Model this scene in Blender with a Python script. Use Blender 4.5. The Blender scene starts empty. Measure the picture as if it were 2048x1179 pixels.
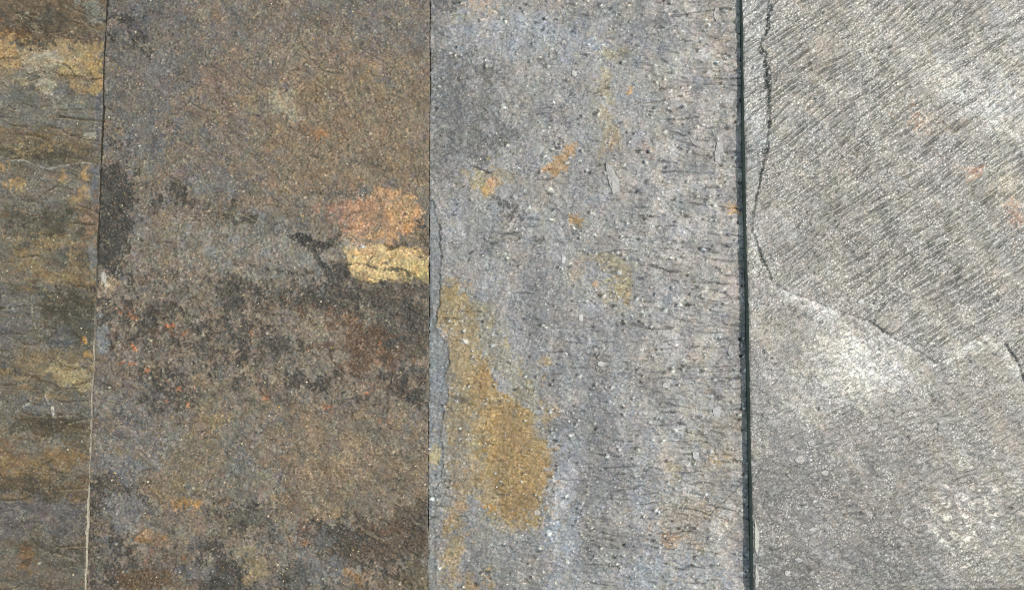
import bpy, math, random
import numpy as np

# ---------------------------------------------------------------- camera, sky, sun, exposure
scene = bpy.context.scene
FPX = 1774.0                       # focal length in photo pixels (2048 wide)
PITCH = math.radians(3.9)
CAM_H = 0.810                      # metres above the faces of the low slabs
cam_d = bpy.data.cameras.new("camera")
cam = bpy.data.objects.new("camera", cam_d)
scene.collection.objects.link(cam)
cam_d.sensor_width = 36.0
cam_d.lens = 36.0 * FPX / 2048.0
cam_d.clip_start = 0.01
cam_d.clip_end = 100.0
cam.location = (0, 0, CAM_H)
cam.rotation_euler = (PITCH, 0, 0)
scene.camera = cam

SUN_DIR = np.array([0.47, 0.20, 1.0]); SUN_DIR /= np.linalg.norm(SUN_DIR)
elev = math.asin(SUN_DIR[2])
azim = math.atan2(SUN_DIR[0], SUN_DIR[1])          # clockwise from +Y
world = bpy.data.worlds.new("World"); scene.world = world
world.use_nodes = True
wn = world.node_tree
bg = wn.nodes["Background"]
sky = wn.nodes.new("ShaderNodeTexSky")
sky.sky_type = 'NISHITA'; sky.sun_disc = False
sky.air_density = 3.0; sky.dust_density = 2.0; sky.sun_elevation = elev; sky.sun_rotation = azim
wn.links.new(sky.outputs[0], bg.inputs[0])
bg.inputs[1].default_value = 0.15
sd = bpy.data.lights.new("sun", 'SUN')
sd.energy = 2.6; sd.angle = math.radians(0.53); sd.color = (1.0, 0.94, 0.88)
sun = bpy.data.objects.new("sun", sd); scene.collection.objects.link(sun)
sun.location = tuple(SUN_DIR * 3)
from mathutils import Vector
sun.rotation_euler = Vector(tuple(SUN_DIR)).to_track_quat('Z', 'Y').to_euler()
vs = scene.view_settings
vs.view_transform = 'Standard'; vs.look = 'None'; vs.gamma = 1.0; vs.exposure = 0.0
vs.use_curve_mapping = False
scene.cycles.use_denoising = False
scene.cycles.filter_width = 1.0
GAIN = np.array([1.425, 1.470, 1.475])                         # diffuse brightness of a white card in this light

# ---------------------------------------------------------------- pixel <-> place
cP, sP = math.cos(PITCH), math.sin(PITCH)
def unproject(px, py, z):
    a = (px - 1024.0) / FPX; b = -(py - 589.5) / FPX
    dx = a; dy = b * cP + sP; dz = b * sP - cP
    t = (z - CAM_H) / dz
    return np.array([dx * t, dy * t])
def project(x, y, z):
    zz = z - CAM_H
    depth = y * sP - zz * cP
    yc = y * cP + zz * sP
    return 1024.0 + FPX * x / depth, 589.5 - FPX * yc / depth

# ---------------------------------------------------------------- map painting tools
def lin(c):
    c = np.asarray(c, float) / 255.0
    return np.where(c <= 0.04045, c / 12.92, ((c + 0.055) / 1.055) ** 2.4) / GAIN
def sstep(a, b, x):
    t = np.clip((x - a) / (b - a), 0, 1); return t * t * (3 - 2 * t)

class Map:
    """Colour, height (mm) and roughness of one slab face, drawn on a 1-px grid."""
    def __init__(s, x0, w, seed, base, rough):
        s.x0, s.y0, s.w, s.h = x0, -130, w, 1440
        s.rng = np.random.default_rng(seed)
        s.X, s.Y = np.meshgrid(np.arange(w, dtype=np.float32) + x0, np.arange(s.h, dtype=np.float32) + s.y0)
        s.fx = np.fft.rfftfreq(w)[None, :]; s.fy = np.fft.fftfreq(s.h)[:, None]
        s.col = np.ones((s.h, w, 3), np.float32) * lin(base).astype(np.float32)
        s.H = np.zeros((s.h, w), np.float32)
        s.R = np.full((s.h, w), rough, np.float32)
        s.wx = 6 * s.N(20, 160, 1.3) + 2.5 * s.N(5, 20, 1.0)
        s.wy = 6 * s.N(20, 160, 1.3) + 2.5 * s.N(5, 20, 1.0)
        s.rag = s.N(4.0, 120, 1.15)
        s.fine = s.N(3.2, 12, 0.5)
    def N(s, lo, hi, beta=1.0, ang=0.0, aspect=1.0):
        """unit noise, wavelengths lo..hi px, stretched by aspect along ang degrees (anticlockwise, image up)"""
        a = math.radians(-ang)
        u = (s.fx * math.cos(a) + s.fy * math.sin(a)) * aspect
        v = -s.fx * math.sin(a) + s.fy * math.cos(a)
        f = np.sqrt(u * u + v * v) + 1e-9
        amp = f ** (-beta - 0.0) * np.exp(-(f * lo) ** 4 * 0.5) * (1 - np.exp(-(f * hi) ** 4))
        n = np.fft.irfft2(np.fft.rfft2(s.rng.standard_normal((s.h, s.w))) * amp, s=(s.h, s.w))
        n -= n.mean(); n /= n.std()
        return n.astype(np.float32)
    def win(s, x0, x1, y0, y1):
        a = max(0, int(x0 - s.x0)); b = min(s.w, int(x1 - s.x0) + 1)
        c = max(0, int(y0 - s.y0)); d = min(s.h, int(y1 - s.y0) + 1)
        return slice(c, max(c, d)), slice(a, max(a, b))
    def sd_poly(s, pts, warp=1.0, margin=60):
        p = np.asarray(pts, float)
        w = s.win(p[:, 0].min() - margin, p[:, 0].max() + margin, p[:, 1].min() - margin, p[:, 1].max() + margin)
        x = s.X[w] + warp * s.wx[w]; y = s.Y[w] + warp * s.wy[w]
        d = np.full(x.shape, 1e9, np.float32); inside = np.zeros(x.shape, bool)
        n = len(p)
        for i in range(n):
            ax, ay = p[i]; bx, by = p[(i + 1) % n]
            ex, ey = bx - ax, by - ay
            t = np.clip(((x - ax) * ex + (y - ay) * ey) / (ex * ex + ey * ey + 1e-9), 0, 1)
            d = np.minimum(d, (x - ax - t * ex) ** 2 + (y - ay - t * ey) ** 2)
            c = ((ay > y) != (by > y))
            inside ^= c & (x < ax + (y - ay) * ex / (ey if abs(ey) > 1e-9 else 1e-9))
        d = np.sqrt(d)
        return w, np.where(inside, -d, d)
    def sd_line(s, pts, warp=0.2, margin=40):
        p = np.asarray(pts, float)
        w = s.win(p[:, 0].min() - margin, p[:, 0].max() + margin, p[:, 1].min() - margin, p[:, 1].max() + margin)
        x = s.X[w] + warp * s.wx[w]; y = s.Y[w] + warp * s.wy[w]
        d = np.full(x.shape, 1e9, np.float32)
        for (ax, ay), (bx, by) in zip(p[:-1], p[1:]):
            ex, ey = bx - ax, by - ay
            t = np.clip(((x - ax) * ex + (y - ay) * ey) / (ex * ex + ey * ey + 1e-9), 0, 1)
            d = np.minimum(d, (x - ax - t * ex) ** 2 + (y - ay - t * ey) ** 2)
        return w, np.sqrt(d)
    def paint(s, w, m, c, rough=None, dh=0.0):
        m = m[..., None].astype(np.float32)
        s.col[w] = s.col[w] * (1 - m) + lin(c).astype(np.float32) * m
        if rough is not None: s.R[w] = s.R[w] * (1 - m[..., 0]) + rough * m[..., 0]
        if dh: s.H[w] += dh * m[..., 0]
    def P(s, pts, c, a=0.85, soft=6, rag=6, warp=1.0, rough=None, dh=0.0):
        w, d = s.sd_poly(pts, warp)
        soft = 0.45 * soft + 1; m = a * sstep(soft, -soft, d + 1.5 * rag * s.rag[w]); s.paint(w, m, c, rough, dh)
    def B(s, cx, cy, rx, ry, c, a=0.8, ang=0, soft=0.35, rag=0.30, warp=0.7, rough=None, dh=0.0):
        r = max(rx, ry) * 1.9 + 25
        w = s.win(cx - r, cx + r, cy - r, cy + r)
        x = s.X[w] + warp * s.wx[w] - cx; y = s.Y[w] + warp * s.wy[w] - cy
        t = math.radians(-ang)
        u = (x * math.cos(t) + y * math.sin(t)) / rx; v = (-x * math.sin(t) + y * math.cos(t)) / ry
        d = np.sqrt(u * u + v * v) - 1
        rag = rag + 0.5 * soft; soft = 0.10 + 0.35 * soft
        m = a * sstep(soft, -soft, d + rag * s.rag[w]); s.paint(w, m, c, rough, dh)
    def L(s, pts, c, width=3, a=0.85, warp=0.25, rag=0.6, dh=0.0, rough=None):
        w, d = s.sd_line(pts, warp)
        m = a * sstep(1.0, 0.2, d / width + rag * 0.5 * s.rag[w]); s.paint(w, m, c, rough, dh)
    def step(s, pts, dh, edge=1.0, warp=0.15, rag=0.4, c=None, a=0.5):
        """raise (or sink) everything inside the outline by dh mm with a crisp lip"""
        w, d = s.sd_poly(pts, warp, margin=10)
        m = sstep(edge, -edge, d + rag * s.rag[w]); s.H[w] += dh * m
        if c is not None: s.paint(w, m * a, c)
    def tint(s, field, lo, hi, c, a=0.6, rough=None, mask=None):
        m = a * sstep(lo, hi, field)
        if mask is not None: m = m * mask
        full = (slice(0, s.h), slice(0, s.w)); s.paint(full, m, c, rough)
    def grain(s, sig_fine, sig_med, chroma=0.04):
        clump = 0.35 + 0.9 * sstep(-1.2, 1.4, s.N(14, 110, 1.0))
        n = s.N(3.2, 10, 0.2)
        n = np.sign(n) * np.abs(n) ** 1.5                       # mostly quiet, a few strong grains
        g = 1.1 * sig_fine * n * clump + sig_fine * s.N(6, 24, 0.6) * clump + sig_med * s.N(10, 90, 1.0)
        g = np.clip(g, -1.1, 0.9) - 0.03
        s.col *= np.exp(g)[..., None]
        c1 = chroma * s.N(2.5, 14, 0.7); c2 = chroma * s.N(2.5, 14, 0.7)
        s.col[..., 0] *= np.exp(c1); s.col[..., 2] *= np.exp(-c1)
        s.col[..., 1] *= np.exp(0.5 * c2); s.col[..., 2] *= np.exp(-0.3 * c2)
    def crust(s, amp, lo=6, hi=36, levels=2.2, ang=0, aspect=1.0):
        """tiny split layers: terraces with crisp lips"""
        t = s.N(lo, hi, 0.9, ang, aspect) * levels
        f = np.floor(t); r = t - f
        return amp * (f + sstep(0.35, 0.65, r)) / levels
    def mottle(s, cols, lo, hi, a, t0=0.35, t1=1.1, ang=0, aspect=1.0):
        for c in cols: s.tint(s.N(lo, hi, 1.0, ang, aspect) + 0.35 * s.fine, t0, t1, c, a)
    def tone(s, lo, hi, lum, chroma, ang=0, aspect=1.0):
        g = lum * s.N(lo, hi, 0.9, ang, aspect); c = chroma * s.N(lo, hi, 0.9, ang, aspect); d = 0.4 * chroma * s.N(lo, hi, 0.9, ang, aspect)
        s.col[..., 0] *= np.exp(g + c); s.col[..., 1] *= np.exp(g + d); s.col[..., 2] *= np.exp(g - c - d)
    def field(s, blobs):
        f = np.zeros((s.h, s.w), np.float32)
        for cx, cy, rx, ry, k in blobs:
            f = np.maximum(f, k * np.exp(-(((s.X - cx) / rx) ** 2 + ((s.Y - cy) / ry) ** 2)))
        return f
    def crusts(s, blobs, c, a, thr=0.75, nz=0.42, soft=0.14, lo=5, hi=80, dh=0.0, beta=1.3):
        """crumbly stain: a broken crust wherever the density is high, islands where it thins out"""
        f = s.field(blobs) + nz * s.N(lo, hi, beta)
        s.paint((slice(0, s.h), slice(0, s.w)), a * sstep(thr - soft, thr + soft, f) * (s.field(blobs) > 0.04), c, None, dh)
    def veins(s, n, dark, light, a, ang, aspect, lo=30, hi=140, depth=0.25, gate=0.3):
        for k in range(n):
            v = s.N(lo, hi, 1.0, ang, aspect) + 0.05 * s.fine
            g = sstep(gate, gate + 0.6, s.N(30, 140, 1.0, ang, aspect))
            gy = np.abs(np.gradient(v, axis=0)) + np.abs(np.gradient(v, axis=1)) + 1e-4
            d = np.abs(v) / gy
            ln = sstep(2.2, .4, d) * g; s.H -= depth * ln
            s.paint((slice(0, s.h), slice(0, s.w)), a * ln, dark)
            up = np.roll(ln, 3, axis=0); s.H += 0.6 * depth * up
            s.paint((slice(0, s.h), slice(0, s.w)), 0.6 * a * up, light)  # pale line beside the vein is a painted highlight
    def relief(s, k):
        """each stain is a layer of its own: paler layers stand a little proud of darker ones"""
        lum = s.col.mean(-1) ** 0.5
        return k * (lum - lum.mean()) / lum.std()
    def ledges(s, step, lo, hi, levels, ang=0, aspect=1.0):
        t = s.N(lo, hi, 1.35, ang, aspect) * levels
        f = np.floor(t); r = t - f
        return step * (f + sstep(0.47, 0.53, r) + 0.25 * r)
    def pits(s, n, rmin, rmax, depth, dark, fleck=None, dens=None, pa=0.8, fa=0.8, bump=0.5):
        """small knots: a hole with a raised pale crumb at its sunny side, painted in as a sunlit edge"""
        k = 0
        while k < n:
            cx = s.x0 + s.rng.random() * s.w; cy = s.y0 + s.rng.random() * s.h
            if dens is not None and s.rng.random() > dens[int(cy - s.y0), int(cx - s.x0)]: continue
            k += 1
            r = rmin + (rmax - rmin) * s.rng.random() ** 2.2
            el = 1.0 + 1.6 * s.rng.random() ** 2
            w = s.win(cx - 5 * r - 4, cx + 5 * r + 4, cy - 5 * r - 4, cy + 5 * r + 4)
            if 0 in s.X[w].shape: continue
            x = s.X[w] - cx + 0.25 * s.wx[w]; y = s.Y[w] - cy + 0.25 * s.wy[w]
            g = np.exp(-((x / (r * el)) ** 2 + (y / r) ** 2) ** 1.5)
            s.H[w] -= depth * (0.5 + s.rng.random()) * g
            s.paint(w, pa * g, dark)
            if fleck is not None and s.rng.random() < 0.75:
                th = s.rng.normal(0.2, 0.5); q = r * (1.3 + 0.7 * s.rng.random())
                x2 = x - q * math.cos(th); y2 = y + 0.8 * q * math.sin(th)
                rr = r * (0.8 + 0.8 * s.rng.random())
                g2 = np.exp(-((x2 / rr) ** 2 + (y2 / (rr * 0.8)) ** 2) ** 1.5)
                s.H[w] += bump * g2
                s.paint(w, fa * g2, fleck, rough=0.4)  # pale fleck colour doubles as the sunlit edge of the hole
    def sample(s, arr, px, py):
        u = np.abs(px - s.x0); v = np.abs(py - s.y0)
        u = np.where(u > s.w - 1, 2 * (s.w - 1) - u, u); v = np.where(v > s.h - 1, 2 * (s.h - 1) - v, v)
        u = np.clip(u, 0, s.w - 1.001); v = np.clip(v, 0, s.h - 1.001)
        i = u.astype(int); j = v.astype(int); fu = (u - i); fv = (v - j)
        if arr.ndim == 3: fu = fu[:, None]; fv = fv[:, None]
        return (arr[j, i] * (1 - fu) * (1 - fv) + arr[j, i + 1] * fu * (1 - fv)
                + arr[j + 1, i] * (1 - fu) * fv + arr[j + 1, i + 1] * fu * fv)

# ---------------------------------------------------------------- materials
def stone_material(name, bump=0.35, spec=0.5, ior=1.5, scale=1.0, sparkle=0.0):
    m = bpy.data.materials.new(name); m.use_nodes = True
    nt = m.node_tree; N = nt.nodes; K = nt.links
    b = N["Principled BSDF"]
    at = N.new("ShaderNodeAttribute"); at.attribute_name = "stone_colour"
    ar = N.new("ShaderNodeAttribute"); ar.attribute_name = "stone_rough"
    geo = N.new("ShaderNodeNewGeometry")
    n1 = N.new("ShaderNodeTexNoise"); n1.inputs["Scale"].default_value = 650 * scale
    n1.inputs["Detail"].default_value = 3; n1.inputs["Roughness"].default_value = 0.65
    n2 = N.new("ShaderNodeTexVoronoi"); n2.inputs["Scale"].default_value = 800 * scale
    K.new(geo.outputs["Position"], n1.inputs["Vector"]); K.new(geo.outputs["Position"], n2.inputs["Vector"])
    mr = N.new("ShaderNodeMapRange"); mr.inputs[1].default_value = 0.25; mr.inputs[2].default_value = 0.75
    mr.inputs[3].default_value = 0.68; mr.inputs[4].default_value = 1.32
    K.new(n1.outputs[0], mr.inputs[0])
    mx = N.new("ShaderNodeVectorMath"); mx.operation = 'SCALE'
    K.new(at.outputs["Color"], mx.inputs[0]); K.new(mr.outputs[0], mx.inputs["Scale"])
    K.new(mx.outputs[0], b.inputs["Base Color"])
    K.new(ar.outputs["Fac"], b.inputs["Roughness"])
    b.inputs["Specular IOR Level"].default_value = spec; b.inputs["IOR"].default_value = ior
    bp = N.new("ShaderNodeBump"); bp.inputs["Strength"].default_value = bump; bp.inputs["Distance"].default_value = 0.0005
    add = N.new("ShaderNodeMath"); add.operation = 'ADD'
    sc2 = N.new("ShaderNodeMath"); sc2.operation = 'MULTIPLY'; sc2.inputs[1].default_value = 0.6
    K.new(n2.outputs["Distance"], sc2.inputs[0])
    K.new(n1.outputs[0], add.inputs[0]); K.new(sc2.outputs[0], add.inputs[1])
    K.new(add.outputs[0], bp.inputs["Height"]); K.new(bp.outputs[0], b.inputs["Normal"])
    return m

def plain_stone(name, c, rough=0.7, var=0.25, scale=300, stretch=(1, 1, 1), bump=0.3):
    m = bpy.data.materials.new(name); m.use_nodes = True
    nt = m.node_tree; N = nt.nodes; K = nt.links; b = N["Principled BSDF"]
    geo = N.new("ShaderNodeNewGeometry")
    mp = N.new("ShaderNodeMapping"); mp.inputs["Scale"].default_value = stretch
    n = N.new("ShaderNodeTexNoise"); n.inputs["Scale"].default_value = scale; n.inputs["Detail"].default_value = 6
    K.new(geo.outputs["Position"], mp.inputs[0]); K.new(mp.outputs[0], n.inputs["Vector"])
    r = N.new("ShaderNodeValToRGB"); c = np.array(c)
    r.color_ramp.elements[0].position = 0.3; r.color_ramp.elements[1].position = 0.7
    r.color_ramp.elements[0].color = (*(c * (1 - var)), 1); r.color_ramp.elements[1].color = (*(c * (1 + var)), 1)
    K.new(n.outputs[0], r.inputs[0]); K.new(r.outputs[0], b.inputs["Base Color"])
    b.inputs["Roughness"].default_value = rough
    bp = N.new("ShaderNodeBump"); bp.inputs["Strength"].default_value = bump; bp.inputs["Distance"].default_value = 0.0006
    K.new(n.outputs[0], bp.inputs["Height"]); K.new(bp.outputs[0], b.inputs["Normal"])
    return m

M_FACE = [stone_material("slate_olive_face", 0.30, 0.45),
          stone_material("slate_brown_face", 0.40, 0.45),
          stone_material("slate_grey_face", 0.35, 0.5),
          stone_material("slate_silver_face", 0.55, 0.7, 1.6)]
M_EDGE = [plain_stone("slate_edge_pale_shaded", (0.60, 0.56, 0.47), 0.75, 0.3, 500),
          plain_stone("slate_edge_dusty_b", (0.36, 0.33, 0.27), 0.75, 0.3, 500),
          plain_stone("slate_edge_grey", (0.16, 0.16, 0.155), 0.75, 0.3, 500),
          plain_stone("slate_edge_green", (0.075, 0.105, 0.100), 0.55, 0.25, 240, (0.15, 0.15, 1.2))]
# first tile's pale cut edge: gap shade painted in by darkening the far half
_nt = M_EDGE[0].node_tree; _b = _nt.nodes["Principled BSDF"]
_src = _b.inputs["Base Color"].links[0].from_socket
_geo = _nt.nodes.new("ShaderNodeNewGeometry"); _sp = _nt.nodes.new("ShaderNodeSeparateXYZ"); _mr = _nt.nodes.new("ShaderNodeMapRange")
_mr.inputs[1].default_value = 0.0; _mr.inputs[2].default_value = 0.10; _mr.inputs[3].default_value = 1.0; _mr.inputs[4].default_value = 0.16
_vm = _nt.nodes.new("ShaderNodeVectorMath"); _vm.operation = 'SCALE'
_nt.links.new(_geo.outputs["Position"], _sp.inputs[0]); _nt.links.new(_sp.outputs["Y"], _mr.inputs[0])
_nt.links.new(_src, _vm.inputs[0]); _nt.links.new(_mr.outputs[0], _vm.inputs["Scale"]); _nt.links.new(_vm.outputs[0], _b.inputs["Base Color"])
M_GROUND = plain_stone("dusty_concrete", (0.17, 0.155, 0.135), 0.9, 0.45, 160, (1, 1, 1), 0.8)

# ---------------------------------------------------------------- builders
C = scene.collection
def link(name, me, mat, parent=None):
    o = bpy.data.objects.new(name, me); C.objects.link(o)
    if mat: me.materials.append(mat)
    o.parent = parent
    return o

def grid_mesh(name, V, nx, ny, smooth=True):
    me = bpy.data.meshes.new(name)
    me.vertices.add(nx * ny); me.vertices.foreach_set("co", V.astype(np.float32).ravel())
    i = np.arange(ny - 1)[:, None] * nx + np.arange(nx - 1)[None, :]
    q = np.stack([i, i + 1, i + nx + 1, i + nx], -1).reshape(-1, 4)
    me.loops.add(q.size); me.loops.foreach_set("vertex_index", q.ravel().astype(np.int32))
    me.polygons.add(len(q)); me.polygons.foreach_set("loop_start", np.arange(0, q.size, 4, dtype=np.int32))
    me.polygons.foreach_set("use_smooth", np.full(len(q), smooth))
    me.update(calc_edges=True)
    return me

def axis(a, b, fa, fb, fine, coarse):
    """sample positions a..b: fine inside fa..fb, coarse outside"""
    out = []
    if fa > a: out.append(np.linspace(a, fa, max(2, int((fa - a) / coarse) + 1))[:-1])
    lo, hi = max(a, fa), min(b, fb)
    out.append(np.linspace(lo, hi, int((hi - lo) / fine) + 1))
    if fb < b: out.append(np.linspace(fb, b, max(2, int((b - fb) / coarse) + 1))[1:])
    return np.concatenate(out)

GROUND_Z = -0.0140
STEP = 0.00068
def build_slab(label, mp, L, R, ztop, y0, y1, ia, fineR, group_mat, seed):
    """L, R: world lines ((xa,ya),(xb,yb)) of the long edges; ztop(y) height of the face in metres"""
    root = bpy.data.objects.new("slate_tile", None); C.objects.link(root)
    root.empty_display_size = 0.05
    root["label"] = label; root["category"] = "stone tile"; root["group"] = "slate tiles laid side by side"
    xl = lambda y: L[0][0] + (L[1][0] - L[0][0]) * (y - L[0][1]) / (L[1][1] - L[0][1])
    xr = lambda y: R[0][0] + (R[1][0] - R[0][0]) * (y - R[0][1]) / (R[1][1] - R[0][1])
    ys = axis(y0, y1, -0.228, 0.342, STEP, 0.004)
    wmid = xr(0.0) - xl(0.0)
    us = axis(0, wmid, fineR[0] - xl(0.0), fineR[1] - xl(0.0), STEP, 0.004) / wmid
    ny, nx = len(ys), len(us)
    Y = np.repeat(ys, nx); U = np.tile(us, ny)
    A, Bx = xl(Y), xr(Y)
    X = A + (Bx - A) * U
    dl = (X - A) * 1000; dr = (Bx - X) * 1000; db = (Y - y0) * 1000; dt = (y1 - Y) * 1000
    rng = np.random.default_rng(seed)
    def wob(t, sc):
        k = rng.standard_normal(4000); k = np.convolve(k, np.ones(sc) / math.sqrt(sc), 'same')
        return np.interp(t, np.linspace(-0.6, 0.6, 4000), k)
    wl = 0.10 * wob(Y, 9) + 0.14 * wob(Y, 60); wr = 0.10 * wob(Y, 9) + 0.14 * wob(Y, 60)
    nick = 0 if ia == 3 else 0.55
    wl = wl + nick * np.maximum(0, wob(Y, 14) - 1.5); wr = wr - nick * np.maximum(0, wob(Y, 14) - 1.5)
    if ia == 2: wr = wr * 0; dr = dr + 9
    X = X + (wl * np.exp(-dl / 2.0) + wr * np.exp(-dr / 2.0)) * 1e-3
    if ia == 3: Y = Y + 0.022 * (X - unproject(1940, 590, 0.012)[0])
    zt = ztop(X, Y)
    px, py = project(X, Y, zt)
    H = mp.sample(mp.H, px, py)
    arr = np.minimum(np.minimum(dl, dr), np.minimum(db, dt))
    H = H - (0.45 + 0.25 * wob(Y, 25)) * np.exp(-(arr / 0.7) ** 2)
    Z = zt + H * 1e-3
    V = np.stack([X, Y, Z], -1)
    face_me = grid_mesh("cleft_face", V, nx, ny)
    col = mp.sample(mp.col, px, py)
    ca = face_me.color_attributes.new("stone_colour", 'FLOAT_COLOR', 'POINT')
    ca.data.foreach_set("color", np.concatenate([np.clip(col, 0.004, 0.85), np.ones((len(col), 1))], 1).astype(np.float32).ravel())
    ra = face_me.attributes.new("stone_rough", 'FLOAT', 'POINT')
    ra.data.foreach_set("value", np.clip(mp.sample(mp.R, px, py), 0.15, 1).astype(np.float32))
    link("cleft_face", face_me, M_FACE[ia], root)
    G = V.reshape(ny, nx, 3)
    def side(line, flip):
        n = len(line)
        bot = line.copy(); bot[:, 2] = GROUND_Z
        rows = [line]
        for f in (0.33, 0.66): rows.append(line * (1 - f) + bot * f)
        rows.append(bot)
        W = np.concatenate(rows[::-1] if flip else rows)
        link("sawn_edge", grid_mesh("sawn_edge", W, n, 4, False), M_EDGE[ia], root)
    side(G[:, 0], True); side(G[:, -1], False); side(G[0, :], False); side(G[-1, :], True)
    cz = GROUND_Z
    cs = np.array([[G[0, 0, 0], G[0, 0, 1], cz], [G[-1, 0, 0], G[-1, 0, 1], cz], [G[0, -1, 0], G[0, -1, 1], cz], [G[-1, -1, 0], G[-1, -1, 1], cz]])
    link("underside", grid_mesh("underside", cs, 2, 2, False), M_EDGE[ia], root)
    return root

def add_flake(root, mp, ia, pts, ztop, thick, c, tilt=(0, 0), rough=0.45, name="flake", lab=None):
    """a thin scale of stone lying on the face: outline traced in photo pixels, own thickness and tilt"""
    p = []
    rr = random.Random(int(pts[0][0] * 7 + pts[0][1]))
    n0 = len(pts)
    for i in range(n0):
        a, b = np.array(pts[i], float), np.array(pts[(i + 1) % n0], float)
        k = max(1, int(np.hypot(*(b - a)) / 5))
        for j in range(k):
            q = a + (b - a) * j / k
            p.append(q + np.array([rr.uniform(-.8, .8), rr.uniform(-.8, .8)]))
    p = np.array(p); cen = p.mean(0); n = len(p)
    cw = unproject(cen[0], cen[1], ztop)
    thick = thick * 0.9; c = tuple(0.72 * k + 0.28 * 135 for k in c)
    rings = []
    for sc, hh in ((1.0, -0.35), (1.0, 0.55), (0.90, 1.0), (0.55, 1.05)):
        q = cen + (p - cen) * sc
        w = np.array([unproject(a, b, ztop) for a, b in q])
        h = np.array([mp.sample(mp.H, np.array([a]), np.array([b]))[0] for a, b in (cen + (p - cen) * 0.8)])
        h = 0.4 * h + 0.6 * h.mean()
        z = ztop + (h + thick * hh) * 1e-3 + np.array([rr.uniform(-.06, .06) for _ in range(n)]) * 1e-3 * thick
        z = z + (w[:, 0] - cw[0]) * tilt[0] + (w[:, 1] - cw[1]) * tilt[1]
        rings.append(np.column_stack([w, z]))
    top = np.append(cw, rings[-1][:, 2].mean())
    V = np.vstack(rings + [top[None]])
    faces = []
    for r in range(3):
        for i in range(n):
            j = (i + 1) % n
            faces.append((r * n + i, r * n + j, (r + 1) * n + j, (r + 1) * n + i))
    for i in range(n): faces.append((3 * n + i, 3 * n + (i + 1) % n, 4 * n))
    # pixel outlines run clockwise on screen or not: keep normals outward
    area = 0.5 * np.sum(p[:, 0] * np.roll(p[:, 1], -1) - np.roll(p[:, 0], -1) * p[:, 1])
    if area > 0: faces = [f[::-1] for f in faces]
    me = bpy.data.meshes.new(name); me.from_pydata(V.tolist(), [], faces); me.update()
    cc = lin(c)
    ca = me.color_attributes.new("stone_colour", 'FLOAT_COLOR', 'POINT')
    ca.data.foreach_set("color", np.concatenate([np.tile(cc, (len(V), 1)) * np.array([[rr.uniform(.85, 1.15)] for _ in V]), np.ones((len(V), 1))], 1).astype(np.float32).ravel())
    ra = me.attributes.new("stone_rough", 'FLOAT', 'POINT')
    ra.data.foreach_set("value", np.full(len(V), rough, np.float32))
    o = link(name, me, M_FACE[ia], root)
    if lab: o["label"] = lab
    return o

def blob_pts(cx, cy, rx, ry, n=9, seed=0, ang=0):
    rr = random.Random(seed); t = math.radians(ang); out = []
    for i in range(n):
        a = 2 * math.pi * i / n; k = rr.uniform(0.75, 1.15)
        x, y = rx * k * math.cos(a), ry * k * math.sin(a)
        out.append((cx + x * math.cos(t) - y * math.sin(t), cy + x * math.sin(t) + y * math.cos(t)))
    return out

def scatter_grains(root, mp, ia, ztop_f, n, xr, yr, size, c, seed, dens=None):
    """loose bright mineral grains sitting in the face, too many and small to pick apart"""
    rng = np.random.default_rng(seed)
    V, F, cols = [], [], []
    k = 0
    while k < n:
        px = rng.uniform(*xr); py = rng.uniform(*yr)
        if dens is not None and rng.random() > dens[int(py - mp.y0), int(px - mp.x0)]: continue
        k += 1
        w = unproject(px, py, 0.0 if ia < 3 else 0.012)
        z = ztop_f(np.array([w[0]]), np.array([w[1]]))[0] + mp.sample(mp.H, np.array([px]), np.array([py]))[0] * 1e-3
        r = size * (0.5 + rng.random() ** 2) * 1e-3
        b = len(V); m = 5; a0 = rng.random() * 6.28
        for i in range(m):
            a = a0 + 6.283 * i / m; q = r * rng.uniform(.75, 1.2)
            V.append((w[0] + q * math.cos(a), w[1] + q * math.sin(a), z - 0.2 * r))
        for i in range(m):
            a = a0 + 6.283 * (i + .3) / m; q = 0.55 * r * rng.uniform(.7, 1.2)
            V.append((w[0] + q * math.cos(a), w[1] + q * math.sin(a), z + r * rng.uniform(.25, .6)))
        for i in range(m):
            j = (i + 1) % m
            F.append((b + i, b + j, b + m + j, b + m + i))
        F.append(tuple(b + m + i for i in range(m)))
        cc = lin(c[rng.integers(len(c))]) * rng.uniform(.8, 1.2); cols += [(*cc, 1)] * (2 * m)
    me = bpy.data.meshes.new("mineral_grains"); me.from_pydata(V, [], F); me.update()
    ca = me.color_attributes.new("stone_colour", 'FLOAT_COLOR', 'POINT')
    ca.data.foreach_set("color", np.array(cols, np.float32).ravel())
    ra = me.attributes.new("stone_rough", 'FLOAT', 'POINT')
    ra.data.foreach_set("value", np.full(len(V), 0.3, np.float32))
    o = link("mineral_grains", me, M_FACE[ia], root); o["kind"] = "stuff"
    return o

# ---------------------------------------------------------------- ground under the slabs
gs = np.linspace(-2.0, 2.0, 41)
gx, gy = np.meshgrid(gs, gs)
ground = link("ground", grid_mesh("ground", np.stack([gx.ravel(), gy.ravel(), np.full(gx.size, GROUND_Z - 0.0006)], -1), 41, 41), M_GROUND)
ground["kind"] = "structure"

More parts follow.
